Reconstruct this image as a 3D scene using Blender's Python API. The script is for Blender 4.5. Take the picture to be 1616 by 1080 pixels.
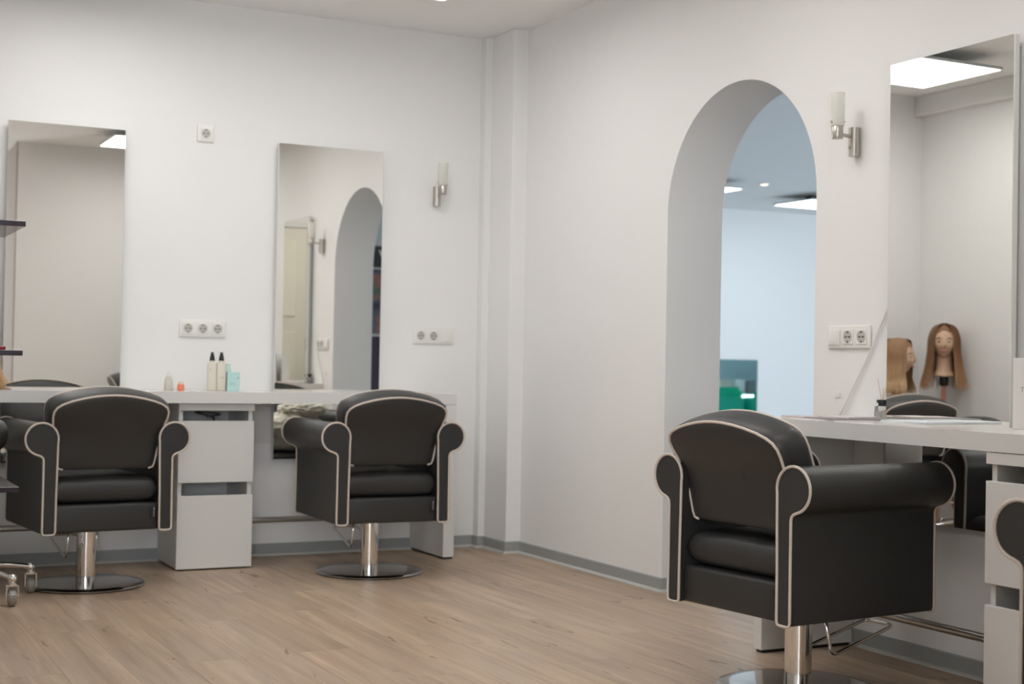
import bpy, bmesh, math, random
from mathutils import Vector, Matrix, noise
for o in list(bpy.data.objects): bpy.data.objects.remove(o)
C = bpy.context.scene
COL = C.collection
random.seed(7)
PI = math.pi

# ------------------------------------------------------------------ camera
yaw, pitch, roll = math.radians(27.0), math.radians(0.9), math.radians(1.08)
cy, sy, cp, sp = math.cos(yaw), math.sin(yaw), math.cos(pitch), math.sin(pitch)
fw = Vector((sy*cp, cy*cp, sp)); rt = Vector((cy, -sy, 0)); up = rt.cross(fw)
r2 = rt*math.cos(roll) + up*math.sin(roll); u2 = -rt*math.sin(roll) + up*math.cos(roll)
cam = bpy.data.objects.new('camera', bpy.data.cameras.new('camera'))
COL.objects.link(cam)
M = Matrix((r2, u2, -fw)).transposed().to_4x4(); M.translation = (0, 0, 0.95)
cam.matrix_world = M
cam.data.sensor_width = 36.0; cam.data.lens = 50.0
cam.data.clip_start = 0.05
cam.data.dof.use_dof = True; cam.data.dof.focus_distance = 4.1; cam.data.dof.aperture_fstop = 4.2
C.camera = cam

# ------------------------------------------------------------------ world, exposure
w = bpy.data.worlds.new('world'); C.world = w; w.use_nodes = True
bg = w.node_tree.nodes['Background']; bg.inputs[0].default_value = (0.72, 0.86, 1.0, 1); bg.inputs[1].default_value = 3.0
C.view_settings.view_transform = 'Standard'; C.view_settings.look = 'None'
C.view_settings.gamma = 1.0; C.view_settings.use_curve_mapping = False
C.view_settings.exposure = 0.0
PANEL_E = 8.7      # emission of the ceiling panels
def area(name, loc, rot, sx, sz, power, color):
    l = bpy.data.lights.new(name, 'AREA'); l.shape = 'RECTANGLE'; l.size = sx; l.size_y = sz
    l.energy = power; l.color = color
    o = bpy.data.objects.new(name, l); COL.objects.link(o); o.location = loc; o.rotation_euler = rot
    return o
# daylight falling in through the shop window of the next room and an added fill lamp behind the camera
area('daylight_next_room', (12.5, 2.90, 1.3), (PI/2, 0, PI), 7.4, 2.4, 375, (0.88, 0.95, 1.0))
fill_lamp = area('fill_behind_camera', (-0.9, -2.3, 1.35), (0, 0, 0), 1.2, 1.6, 95, (0.93, 0.96, 1.0))
fill_lamp.rotation_euler = Vector((0.48, 0.80, 0.58)).to_track_quat('-Z', 'Y').to_euler()
bpy.data.objects['daylight_next_room'].rotation_euler = (PI/2+0.3, 0, 0)

# ------------------------------------------------------------------ materials
def mat(name, col, rough=0.5, metal=0.0, spec=0.5, coat=0.0, emis=None, es=0.0, trans=0.0, alpha=1.0, bump=0.0, bscale=200, vary=0.0):
    m = bpy.data.materials.new(name); m.use_nodes = True
    nt = m.node_tree; b = nt.nodes['Principled BSDF']
    b.inputs['Base Color'].default_value = (*col, 1); b.inputs['Roughness'].default_value = rough
    b.inputs['Metallic'].default_value = metal; b.inputs['Specular IOR Level'].default_value = spec
    b.inputs['Coat Weight'].default_value = coat; b.inputs['Transmission Weight'].default_value = trans
    b.inputs['Alpha'].default_value = alpha
    if emis: b.inputs['Emission Color'].default_value = (*emis, 1); b.inputs['Emission Strength'].default_value = es
    tc = nt.nodes.new('ShaderNodeTexCoord')
    n = nt.nodes.new('ShaderNodeTexNoise'); n.inputs['Scale'].default_value = bscale; n.inputs['Detail'].default_value = 4
    nt.links.new(tc.outputs['Object'], n.inputs['Vector'])
    if bump > 0:
        bp = nt.nodes.new('ShaderNodeBump'); bp.inputs['Strength'].default_value = bump; bp.inputs['Distance'].default_value = 0.002
        nt.links.new(n.outputs['Fac'], bp.inputs['Height']); nt.links.new(bp.outputs['Normal'], b.inputs['Normal'])
    if vary > 0:
        n2 = nt.nodes.new('ShaderNodeTexNoise'); n2.inputs['Scale'].default_value = 3; n2.inputs['Detail'].default_value = 3
        nt.links.new(tc.outputs['Object'], n2.inputs['Vector'])
        mx = nt.nodes.new('ShaderNodeMix'); mx.data_type = 'RGBA'
        mx.inputs['A'].default_value = (*[c*(1-vary) for c in col], 1); mx.inputs['B'].default_value = (*[min(1, c*(1+vary)) for c in col], 1)
        nt.links.new(n2.outputs['Fac'], mx.inputs['Factor']); nt.links.new(mx.outputs['Result'], b.inputs['Base Color'])
    return m
PLASTER = mat('plaster', (0.82, 0.81, 0.795), 0.85, spec=0.2, bump=0.12, bscale=60, vary=0.012)
CEIL = mat('ceiling_paint', (0.90, 0.89, 0.875), 0.9, spec=0.2, bump=0.05, bscale=80)
PLASTER_B = mat('plaster_next_room', (0.80, 0.815, 0.82), 0.85, spec=0.2, bump=0.1, bscale=60)
VINYL = mat('grey_vinyl', (0.33, 0.34, 0.33), 0.5, bump=0.1, bscale=30, vary=0.06)
BEAD = mat('pale_sealant', (0.52, 0.52, 0.49), 0.5)
LACQ = mat('white_lacquer', (0.74, 0.72, 0.69), 0.16, spec=0.5, bump=0.01, bscale=5)
LACQ_M = mat('white_satin_board', (0.72, 0.70, 0.67), 0.35, bump=0.01, bscale=5)
MIRROR = mat('mirror_silver', (0.955, 0.955, 0.93), 0.0, metal=1.0)
MEDGE = mat('mirror_edge_white', (0.72, 0.72, 0.70), 0.4)
FRAMEG = mat('grey_backing_frame', (0.45, 0.47, 0.48), 0.5)
LEATHER = mat('charcoal_leather', (0.030, 0.029, 0.028), 0.42, spec=0.45, bump=0.25, bscale=450, vary=0.08)
PIPING = mat('cream_piping', (0.60, 0.52, 0.45), 0.5)
CHROME = mat('polished_chrome', (0.78, 0.76, 0.73), 0.08, metal=1.0)
STEEL = mat('brushed_steel', (0.50, 0.47, 0.43), 0.33, metal=1.0, bump=0.05, bscale=300)
DISC = mat('satin_chrome_disc', (0.42, 0.41, 0.40), 0.12, metal=1.0)
SOCK = mat('white_plastic', (0.80, 0.79, 0.75), 0.3)
SOCKD = mat('socket_recess', (0.50, 0.49, 0.45), 0.5)
BLACK = mat('black_plastic', (0.012, 0.012, 0.012), 0.35)
DARKP = mat('dark_plum_laminate', (0.022, 0.014, 0.024), 0.12)
GLASSF = mat('frosted_glass', (0.93, 0.93, 0.90), 0.45, trans=0.75)
def frosted():
    m = bpy.data.materials.new('frosted_shade'); m.use_nodes = True; nt = m.node_tree
    nt.nodes.remove(nt.nodes['Principled BSDF']); out = nt.nodes['Material Output']
    d_ = nt.nodes.new('ShaderNodeBsdfDiffuse'); d_.inputs[0].default_value = (0.93, 0.93, 0.90, 1)
    t_ = nt.nodes.new('ShaderNodeBsdfTranslucent'); t_.inputs[0].default_value = (0.95, 0.95, 0.92, 1)
    p_ = nt.nodes.new('ShaderNodeBsdfTransparent'); p_.inputs[0].default_value = (0.97, 0.97, 0.95, 1)
    a_ = nt.nodes.new('ShaderNodeMixShader'); a_.inputs[0].default_value = 0.5
    b_ = nt.nodes.new('ShaderNodeMixShader'); b_.inputs[0].default_value = 0.42
    nt.links.new(d_.outputs[0], a_.inputs[1]); nt.links.new(t_.outputs[0], a_.inputs[2])
    nt.links.new(a_.outputs[0], b_.inputs[1]); nt.links.new(p_.outputs[0], b_.inputs[2]); nt.links.new(b_.outputs[0], out.inputs[0]); return m
GLASSF = frosted()
GLASSC = mat('clear_glass', (0.97, 0.98, 0.97), 0.03, trans=0.95)
PANEL = mat('light_diffuser', (0.9, 0.9, 0.9), 0.5, emis=(1.0, 0.99, 0.975), es=PANEL_E)
PANEL_B = mat('light_diffuser_cool', (0.9, 0.9, 0.9), 0.5, emis=(0.86, 0.95, 1.0), es=9.0)
SPOT = mat('spot_lamp', (0.9, 0.8, 0.7), 0.5, emis=(1.0, 0.76, 0.55), es=2.2)
PFRAME = mat('panel_frame', (0.35, 0.38, 0.38), 0.4)

def wood():
    m = bpy.data.materials.new('oak_vinyl_plank'); m.use_nodes = True; nt = m.node_tree; L = nt.links.new
    b = nt.nodes['Principled BSDF']; b.inputs['Roughness'].default_value = 0.42; b.inputs['Specular IOR Level'].default_value = 0.4
    tc = nt.nodes.new('ShaderNodeTexCoord'); oi = nt.nodes.new('ShaderNodeObjectInfo')
    off = nt.nodes.new('ShaderNodeVectorMath'); off.operation = 'MULTIPLY_ADD'
    cmb = nt.nodes.new('ShaderNodeCombineXYZ')
    mul = nt.nodes.new('ShaderNodeMath'); mul.operation = 'MULTIPLY'; mul.inputs[1].default_value = 37.0
    L(oi.outputs['Random'], mul.inputs[0]); L(mul.outputs[0], cmb.inputs[0]); L(mul.outputs[0], cmb.inputs[1])
    off.inputs[1].default_value = (1, 1, 1); L(tc.outputs['Object'], off.inputs[0]); L(cmb.outputs[0], off.inputs[2])
    def nz(scale, detail, sx, syy, dist=0.0):
        mp = nt.nodes.new('ShaderNodeMapping'); mp.inputs['Scale'].default_value = (sx, syy, 1)
        L(off.outputs[0], mp.inputs[0]); n = nt.nodes.new('ShaderNodeTexNoise')
        n.inputs['Scale'].default_value = scale; n.inputs['Detail'].default_value = detail; n.inputs['Distortion'].default_value = dist
        L(mp.outputs[0], n.inputs['Vector']); return n
    n1 = nz(1.0, 6, 18, 1.1, 0.8); n2 = nz(1.0, 8, 110, 3.5, 0.2); n3 = nz(1.0, 3, 5, 1.2, 1.0); n4 = nz(1.0, 2, 22, 5.0, 1.2)
    def ramp(f, pts):
        r = nt.nodes.new('ShaderNodeValToRGB'); L(f, r.inputs[0])
        while len(r.color_ramp.elements) < len(pts): r.color_ramp.elements.new(0.5)
        for e, (p, c) in zip(r.color_ramp.elements, pts): e.position = p; e.color = (*c, 1)
        return r
    a = ramp(n1.outputs['Fac'], [(0.28, (0.365, 0.262, 0.180)), (0.5, (0.455, 0.338, 0.240)), (0.72, (0.545, 0.415, 0.303))])
    g = ramp(n2.outputs['Fac'], [(0.3, (0.90, 0.90, 0.90)), (0.7, (1.07, 1.07, 1.07))])
    c = ramp(n3.outputs['Fac'], [(0.3, (0.90, 0.90, 0.92)), (0.7, (1.08, 1.06, 1.03))])
    k = ramp(n4.outputs['Fac'], [(0.26, (0.52, 0.48, 0.44)), (0.32, (1, 1, 1))])
    def mul2(x, y):
        mx = nt.nodes.new('ShaderNodeMix'); mx.data_type = 'RGBA'; mx.blend_type = 'MULTIPLY'; mx.inputs['Factor'].default_value = 1.0
        mx.clamp_result = False
        L(x, mx.inputs['A']); L(y, mx.inputs['B']); return mx.outputs['Result']
    o = mul2(mul2(mul2(a.outputs[0], g.outputs[0]), c.outputs[0]), k.outputs[0])
    hs = nt.nodes.new('ShaderNodeHueSaturation'); mr = nt.nodes.new('ShaderNodeMapRange')
    mr.inputs['To Min'].default_value = 0.95; mr.inputs['To Max'].default_value = 1.05
    L(oi.outputs['Random'], mr.inputs['Value']); L(mr.outputs['Result'], hs.inputs['Value']); L(o, hs.inputs['Color'])
    L(hs.outputs['Color'], b.inputs['Base Color'])
    bp = nt.nodes.new('ShaderNodeBump'); bp.inputs['Strength'].default_value = 0.15; bp.inputs['Distance'].default_value = 0.001
    L(n2.outputs['Fac'], bp.inputs['Height']); L(bp.outputs['Normal'], b.inputs['Normal'])
    return m
WOOD = wood()
JOINT = mat('floor_screed', (0.16, 0.12, 0.09), 0.8)

# ------------------------------------------------------------------ mesh helpers
def obj(name, bm, m, parent=None, smooth=False, loc=None, ms=None):
    me = bpy.data.meshes.new(name); bm.normal_update(); bm.to_mesh(me); bm.free()
    for k in (m if isinstance(m, (list, tuple)) else [m]): me.materials.append(k)
    if smooth:
        for p in me.polygons: p.use_smooth = True
        if smooth != 'all' and hasattr(me, 'set_sharp_from_angle'): me.set_sharp_from_angle(angle=math.radians(40))
    o = bpy.data.objects.new(name, me); COL.objects.link(o)
    if loc is not None: o.location = loc
    if parent is not None: o.parent = parent
    return o
def empty(name, loc=(0, 0, 0), rz=0.0):
    o = bpy.data.objects.new(name, None); COL.objects.link(o); o.location = loc; o.rotation_euler = (0, 0, rz); o.empty_display_size = 0.1
    return o
def tag(o, label, cat, group=None):
    o['label'] = label; o['category'] = cat
    if group: o['group'] = group
    return o
def struct(o, label=None):
    o['kind'] = 'structure'
    if label: o['label'] = label
    return o
def box(bm, x0, y0, z0, x1, y1, z1, bev=0.0, seg=2):
    r = bmesh.ops.create_cube(bm, size=1.0)
    vs = r['verts']
    for v in vs:
        v.co = Vector((x0 + (v.co.x+.5)*(x1-x0), y0 + (v.co.y+.5)*(y1-y0), z0 + (v.co.z+.5)*(z1-z0)))
    if bev > 0:
        es = {e for v in vs for e in v.link_edges}
        bmesh.ops.bevel(bm, geom=list(es), offset=bev, segments=seg, affect='EDGES', profile=0.5)
    return bm
def B(*a, **k): return box(bmesh.new(), *a, **k)
def cyl(bm, p0, p1, r0, r1=None, n=24, caps=True):
    if r1 is None: r1 = r0
    p0, p1 = Vector(p0), Vector(p1); d = p1-p0
    q = d.to_track_quat('Z', 'Y').to_matrix().to_4x4()
    mt = Matrix.Translation((p0+p1)/2) @ q
    bmesh.ops.create_cone(bm, cap_ends=caps, cap_tris=False, segments=n, radius1=r0, radius2=r1, depth=d.length, matrix=mt)
    return bm
def lathe(bm, prof, n=32, c=(0, 0, 0), sx=1.0, syy=1.0):
    rings = []
    for r, z in prof:
        if r < 1e-6: rings.append([bm.verts.new((c[0], c[1], c[2]+z))])
        else: rings.append([bm.verts.new((c[0]+r*sx*math.cos(2*PI*i/n), c[1]+r*syy*math.sin(2*PI*i/n), c[2]+z)) for i in range(n)])
    for a, b in zip(rings, rings[1:]):
        if len(a) == 1 and len(b) == 1: continue
        for i in range(n):
            j = (i+1) % n
            if len(a) == 1: bm.faces.new((a[0], b[j], b[i]))
            elif len(b) == 1: bm.faces.new((a[i], a[j], b[0]))
            else: bm.faces.new((a[i], a[j], b[j], b[i]))
    return bm
def smooth_path(pts, closed=False, sub=6):
    pts = [Vector(p) for p in pts]; n = len(pts); out = []
    rng = range(n) if closed else range(n-1)
    for i in rng:
        p0 = pts[(i-1) % n] if closed or i > 0 else pts[i]
        p1 = pts[i]; p2 = pts[(i+1) % n]
        p3 = pts[(i+2) % n] if closed or i+2 < n else p2
        for k in range(sub):
            t = k/sub
            out.append(0.5*((2*p1)+(-p0+p2)*t+(2*p0-5*p1+4*p2-p3)*t*t+(-p0+3*p1-3*p2+p3)*t**3))
    if not closed: out.append(pts[-1])
    return out
def tube(bm, pts, r, n=8, closed=False, rfun=None):
    pts = [Vector(p) for p in pts]; N = len(pts)
    T = []
    for i in range(N):
        a = pts[i-1] if (closed or i > 0) else pts[i]; b = pts[(i+1) % N] if (closed or i < N-1) else pts[i]
        T.append((b-a).normalized())
    nrm = T[0].orthogonal().normalized(); rings = []
    for i in range(N):
        nrm = (nrm - T[i]*nrm.dot(T[i])).normalized(); bi = T[i].cross(nrm)
        rr = rfun(i/(N-1)) if rfun else r
        rings.append([bm.verts.new(pts[i]+(nrm*math.cos(2*PI*k/n)+bi*math.sin(2*PI*k/n))*rr) for k in range(n)])
    M_ = N if closed else N-1
    for i in range(M_):
        a = rings[i]; b = rings[(i+1) % N]
        off = 0
        if closed and i == N-1:
            off = min(range(n), key=lambda s: (a[0].co-b[s].co).length)
        for k in range(n):
            bm.faces.new((a[k], a[(k+1) % n], b[(k+1+off) % n], b[(k+off) % n]))
    if not closed:
        bm.faces.new(rings[0][::-1]); bm.faces.new(rings[-1])
    return bm
def fillet(pts, r, n=4):
    """rounded polyline corners (open)"""
    pts = [Vector(p) for p in pts]; out = [pts[0]]
    for i in range(1, len(pts)-1):
        a, p, b = pts[i-1], pts[i], pts[i+1]
        d1 = (a-p); d2 = (b-p); rr = min(r, d1.length*.45, d2.length*.45)
        q1 = p+d1.normalized()*rr; q2 = p+d2.normalized()*rr
        for k in range(n+1):
            t = k/n; out.append(q1*(1-t)**2+p*2*t*(1-t)+q2*t*t)
    out.append(pts[-1]); return out
def prism(bm, poly, z0, z1, holes=None):
    a = [bm.verts.new((x, y, z0)) for x, y in poly]; b = [bm.verts.new((x, y, z1)) for x, y in poly]
    bm.faces.new(a[::-1]); bm.faces.new(b); n = len(a)
    for i in range(n): bm.faces.new((a[i], a[(i+1) % n], b[(i+1) % n], b[i]))
    return bm
def children(o): return [c for c in COL.objects if c.parent == o]
KIDS = {}
def copy_tree(o, parent=None):
    c = o.copy(); COL.objects.link(c)
    if parent is not None:
        mpi = o.matrix_parent_inverse.copy(); c.parent = parent; c.matrix_parent_inverse = mpi
    for ch in [x for x in bpy.data.objects if x.parent == o]: copy_tree(ch, c)
    return c

# ------------------------------------------------------------------ the setting
W1, W2, H = 6.70, 3.32, 2.65
T2 = 0.28                                   # thickness of the arched wall
struct(obj('ceiling', B(-2.2, -2.6, H, 18, 13.2, H+0.1), CEIL), 'white painted ceiling')
fl = struct(obj('floor', B(-2.2, -2.6, -0.05, 3.6, 13.2, -0.004), WOOD), 'brown oak-look plank floor')
struct(obj('floor_next_room', B(3.6, -2.6, -0.05, 18, 13.2, 0.0), mat('pale_grey_floor', (0.50, 0.55, 0.60), 0.4)), 'pale grey floor of the next room')
# planks run parallel to the arched wall
plank_w, plank_l = 0.185, 1.22
pm = B(0, 0, -0.004, plank_w-0.0006, plank_l-0.0006, 0.0)
first = None
k = 0
for i in range(19):
    x = 0.02 + i*plank_w
    if x > 3.30: break
    y = 2.05 - random.uniform(0, 1)*plank_l
    while y < W1:
        if x + 0.1 > 0.03 + 0.50*max(0, 0):
            if first is None:
                p = obj('plank', pm, WOOD, fl, loc=(x, y, 0)); first = p
            else:
                p = first.copy(); COL.objects.link(p); p.location = (x, y, 0); p.parent = fl
            p.rotation_euler = (0, 0, 0)
        y += plank_l
struct(obj('wall_back', B(0.10, W1, 0, W2+T2, W1+0.2, H), PLASTER), 'white plastered wall with the two long mirrors')
# arched wall: outline in (y, z) with the doorway cut out
ya, yb, zs, ra = 4.10, 5.08, 1.595, 0.49
yc = (ya+yb)/2
arch = [(ya, zs)] + [(yc-ra*math.cos(PI*i/48), zs+ra*math.sin(PI*i/48)) for i in range(1, 48)] + [(yb, zs)]
bm = bmesh.new(); vc = {}
def wv(x, y, z):
    k_ = (round(x, 5), round(y, 5), round(z, 5))
    if k_ not in vc: vc[k_] = bm.verts.new((x, y, z))
    return vc[k_]
for X in (W2, W2+T2):
    def q(*p): bm.faces.new([wv(X, y, z) for y, z in p])
    q((1.25, 0), (ya, 0), (ya, zs), (1.25, zs)); q((1.25, zs), (ya, zs), (ya, H), (1.25, H))
    q((yb, 0), (W1, 0), (W1, zs), (yb, zs)); q((yb, zs), (W1, zs), (W1, H), (yb, H))
    for (y0, z0), (y1, z1) in zip(arch, arch[1:]): q((y0, z0), (y1, z1), (y1, H), (y0, H))
loop = [(ya, 0)] + arch + [(yb, 0)]
for (y0, z0), (y1, z1) in zip(loop, loop[1:]): bm.faces.new((wv(W2, y0, z0), wv(W2, y1, z1), wv(W2+T2, y1, z1), wv(W2+T2, y0, z0)))
for p0, p1 in (((1.25, 0), (1.25, zs)), ((1.25, zs), (1.25, H)), ((W1, 0), (W1, zs)), ((W1, zs), (W1, H)), ((1.25, H), (ya, H)), ((yb, H), (W1, H)), ((1.25, 0), (ya, 0)), ((yb, 0), (W1, 0))):
    bm.faces.new((wv(W2, *p0), wv(W2, *p1), wv(W2+T2, *p1), wv(W2+T2, *p0)))
for (y0, z0), (y1, z1) in zip(arch, arch[1:]): bm.faces.new((wv(W2, y0, H), wv(W2, y1, H), wv(W2+T2, y1, H), wv(W2+T2, y0, H)))
bmesh.ops.recalc_face_normals(bm, faces=bm.faces)
o = obj('wall_right', bm, PLASTER, smooth=True); struct(o, 'white plastered wall with the arched opening')
struct(obj('trim_1', B(3.24, 6.39, 0, W2+0.01, W1+0.01, H, bev=0.004), PLASTER), 'shallow plastered pipe chase in the corner')
struct(obj('trim_2', B(3.205, 6.64, 0, 3.25, W1+0.01, H, bev=0.003), PLASTER), 'narrow plaster step beside the corner chase')
struct(obj('wall_left', B(0.10, 3.0, 0, 0.30, W1, H), PLASTER), 'white wall seen in the mirrors')
struct(obj('trim_3', B(0.29, 3.0, 2.53, 0.36, W1, H, bev=0.004), PLASTER), 'shallow beam under the ceiling')
struct(obj('wall_front', B(1.60, 1.25, 0, W2+0.01, 1.45, H), PLASTER), 'white wall seen in the left mirror')
struct(obj('wall_entrance', B(-2.2, 2.9, 0, 0.30, 3.1, H), PLASTER))
struct(obj('wall_entrance_side', B(-2.2, -2.5, 0, -2.0, 3.1, H), PLASTER))
TAUPE = mat('taupe_darkening', (0.30, 0.25, 0.215), 0.8)  # shade put into the colour where the fill lamp overlights these faces
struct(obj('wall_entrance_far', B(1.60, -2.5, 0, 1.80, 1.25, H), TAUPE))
struct(obj('trim_4', B(1.592, 1.25, 0, 1.600, 1.449, H), TAUPE), 'taupe lining added to darken the end of the wall seen in the left mirror')
bm = bmesh.new(); box(bm, -2.2, -2.6, 0, -1.3, -2.4, H); box(bm, 1.3, -2.6, 0, 1.8, -2.4, H); box(bm, -1.3, -2.6, 2.5, 1.3, -2.4, H); box(bm, -1.3, -2.6, 0, 1.3, -2.4, 0.5)
struct(obj('wall_street', bm, PLASTER))  # unseen wall; its opening is added to go with the fill lamp
# cream door with a raised upper panel on the wall facing the mirrors
d = empty('door_1', (2.87, 1.45, 0)); struct(d, 'cream panelled door seen in the right mirror of the far wall')
obj('door_leaf', B(-0.34, 0.0, 0.0, 0.34, 0.03, 2.10, bev=0.004), mat('cream_paint', (0.74, 0.71, 0.60), 0.4), d)
for z0, z1 in ((0.15, 1.20), (1.33, 2.0)):
    bm = bmesh.new()
    box(bm, -0.24, 0.03, z0, 0.24, 0.042, z1, bev=0.006)
    obj('door_panel', bm, mat('cream_panel', (0.78, 0.75, 0.62), 0.4), d)
bm = bmesh.new(); box(bm, -0.39, 0, 0, -0.34, 0.045, 2.15); box(bm, 0.34, 0, 0, 0.39, 0.045, 2.15); box(bm, -0.34, 0, 2.10, 0.34, 0.045, 2.15)
obj('door_frame', bm, LACQ_M, d)
bm = bmesh.new(); tube(bm, fillet([(0.30, 0.03, 1.02), (0.30, 0.085, 1.02), (0.19, 0.085, 1.02)], 0.02), 0.009); obj('door_handle', bm, STEEL, d, smooth=True)

# skirting, each run with its pale sealant bead
def skirting(name, pts, label, h=0.058, t=0.008):
    """pts: polyline on the floor, skirting stands to its left (room side to the left of travel)"""
    bm = bmesh.new(); bb = bmesh.new()
    P = [Vector((x, y, 0)) for x, y in pts]; N = len(P)
    def offs(dist):
        out = []
        for i in range(N):
            ds = []
            if i > 0: ds.append((P[i]-P[i-1]).normalized())
            if i < N-1: ds.append((P[i+1]-P[i]).normalized())
            ns = [Vector((-q.y, q.x, 0)) for q in ds]
            m_ = sum(ns, Vector()) ; m_ = m_/len(ns); m_ = m_/max(m_.length_squared, 1e-6)
            out.append(P[i]+m_*dist)
        return out
    def sweep(bm, prof):
        rows = []
        for dist, z in prof: rows.append([bm.verts.new(p+Vector((0, 0, z))) for p in offs(dist)])
        for r in range(len(rows)):
            a_, b_ = rows[r], rows[(r+1) % len(rows)]
            for i in range(N-1): bm.faces.new((a_[i], a_[i+1], b_[i+1], b_[i]))
        for i in (0, N-1):
            try: bm.faces.new([r[i] for r in rows])
            except: pass
        bmesh.ops.recalc_face_normals(bm, faces=bm.faces)
    sweep(bm, [(-0.001, 0), (t+0.004, 0.0), (t, 0.010), (t, h-0.004), (t-0.003, h), (-0.001, h)])
    sweep(bb, [(t, 0), (t+0.012, 0.0), (t+0.009, 0.006), (t, 0.010)])
    o = obj(name, bm, VINYL); struct(o, label); obj('sealant_bead', bb, BEAD, o)
    return o
skirting('baseboard_back', [(3.205, W1), (0.30, W1)][0:2][::-1][::-1], 'grey vinyl skirting under the far counter')
skirting('baseboard_right', [(W2+T2, yb), (W2, yb), (W2, 6.39), (3.24, 6.39), (3.24, 6.64), (3.205, 6.64), (3.205, W1)], 'grey vinyl skirting with pale sealant line around the pipe chase')
skirting('baseboard_right_near', [(W2, 1.45), (W2, ya), (W2+T2, ya)], 'grey vinyl skirting under the near counter')
skirting('baseboard_left', [(0.30, W1), (0.30, 3.0)], 'grey skirting along the left wall')

# next room
struct(obj('wall_next_room_far', B(3.4, 12.4, 0, 18, 12.6, H), PLASTER_B), 'pale blue-lit far wall beyond the arch')
struct(obj('wall_next_room_left', B(3.32, W1, 0, 3.60, 12.6, H), PLASTER_B))
struct(obj('wall_next_room_right', B(17.6, 3.1, 0, 17.8, 12.6, H), PLASTER_B))
bm = bmesh.new(); box(bm, W2+T2, 3.1, 0, 8.7, 3.3, H); box(bm, 16.3, 3.1, 0, 17.8, 3.3, H); box(bm, 8.7, 3.1, 0, 16.3, 3.3, 0.06); box(bm, 8.7, 3.1, 2.5, 16.3, 3.3, H)
struct(obj('wall_next_room_window', bm, PLASTER_B))
wn = empty('window_1', (12.5, 3.2, 0)); struct(wn, 'shop window of the next room')
bm = bmesh.new()
for x in (-3.8, -1.9, 0, 1.9, 3.74): box(bm, x, -0.03, 0.06, x+0.06, 0.03, 2.5)
box(bm, -3.8, -0.03, 0.06, 3.8, 0.03, 0.10); box(bm, -3.8, -0.03, 2.44, 3.8, 0.03, 2.5)
obj('window_frame', bm, STEEL, wn)
struct(obj('wall_rear_gap', B(-2.2, -2.6, H-0.15, 18, -2.5, H), PLASTER))

# ------------------------------------------------------------------ ceiling lamps
def panel(x, y, z, label, m=PANEL, s=0.6, group=None):
    t = empty('ceiling_light', (x+s/2, y+s/2, z)); tag(t, label, 'ceiling light', group)
    bm = bmesh.new(); box(bm, -s/2, -s/2, 0.004, s/2, s/2, 0.016); obj('panel_back', bm, PFRAME, t)
    bm = bmesh.new()
    for a_ in ((-s/2, -s/2, s/2, -s/2+.008), (-s/2, s/2-.008, s/2, s/2), (-s/2, -s/2+.008, -s/2+.008, s/2-.008), (s/2-.008, -s/2+.008, s/2, s/2-.008)):
        box(bm, a_[0], a_[1], -0.001, a_[2], a_[3], 0.004)
    obj('panel_rim', bm, SOCK, t)
    obj('diffuser', B(-s/2+.008, -s/2+.008, 0, s/2-.008, s/2-.008, 0.004), m, t)
    bm = bmesh.new(); box(bm, -0.10, -0.05, 0.016, 0.10, 0.05, H-z); obj('driver_box', bm, BLACK, t)
    return t
panel(0.80, 5.56, 2.57, 'square glowing panel above the left of the far counter, seen in the near mirror')
panel(1.985, 5.20, 2.57, 'square glowing ceiling panel whose corner touches the top edge of the photo')
panel(2.10, 2.13, 2.57, 'square glowing ceiling panel seen at the top of the left mirror')
panel(1.985, 3.65, 2.57, 'square glowing ceiling panel above the front of the near counter chairs')
panel(0.80, 3.65, 2.57, 'square glowing ceiling panel above the left side of the open floor')
panel(-0.6, 0.2, 2.57, 'square glowing ceiling panel in the entrance area')
panel(8.65, 10.75, 2.57, 'cool glowing panel seen on the right inside the arch', PANEL_B)
panel(7.05, 10.47, 2.57, 'cool glowing panel seen on the left inside the arch', PANEL_B)
panel(5.2, 8.0, 2.57, 'cool glowing panel near the front of the next room', PANEL_B)
panel(12.0, 8.0, 2.57, 'cool glowing panel deep in the next room', PANEL_B)
def spot(x, y, label):
    t = empty('ceiling_spotlight', (x, y, H)); tag(t, label, 'spotlight')
    bm = bmesh.new(); lathe(bm, [(0.0, -0.012), (0.040, -0.012), (0.048, -0.006), (0.05, 0.0), (0.0, 0.0)], 24); obj('spot_ring', bm, SOCK, t, smooth=True)
    bm = bmesh.new(); lathe(bm, [(0.0, -0.019), (0.030, -0.017), (0.036, -0.012), (0.0, -0.012)], 24); obj('spot_lamp', bm, SPOT, t, smooth=True)
spot(7.93, 10.54, 'small round warm spotlight between the two panels beyond the arch')
spot(0.74, 5.86, 'small round warm spotlight beside the panel seen in the near mirror')

# ------------------------------------------------------------------ mirrors
def mirror(name, along, a0, a1, z0, z1, label):
    """along='x' hangs on wall_back, 'y' on wall_right"""
    wd = a1-a0
    if along == 'x': t = empty('wall_mirror', ((a0+a1)/2, W1, z0), 0)
    else: t = empty('wall_mirror', (W2, (a0+a1)/2, z0), -PI/2)
    tag(t, label, 'mirror')
    h = z1-z0
    # local: wall at y=0, room towards -y
    bm = bmesh.new()
    box(bm, -wd/2+.018, -0.026, 0.03, wd/2-.018, -0.0005, h-0.03)
    obj('mounting_frame', bm, FRAMEG, t)
    obj('backing_board', B(-wd/2, -0.044, 0, wd/2, -0.026, h), MEDGE, t)
    obj('mirror_glass', B(-wd/2, -0.049, 0, wd/2, -0.044, h), MIRROR, t)
    return t
mirror('m', 'x', 0.855, 1.368, 0.47, 1.997, 'tall frameless mirror behind the left chair at the far counter')
mirror('m', 'x', 2.104, 2.645, 0.47, 2.003, 'tall frameless mirror behind the middle chair, reflecting the arch')
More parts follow.
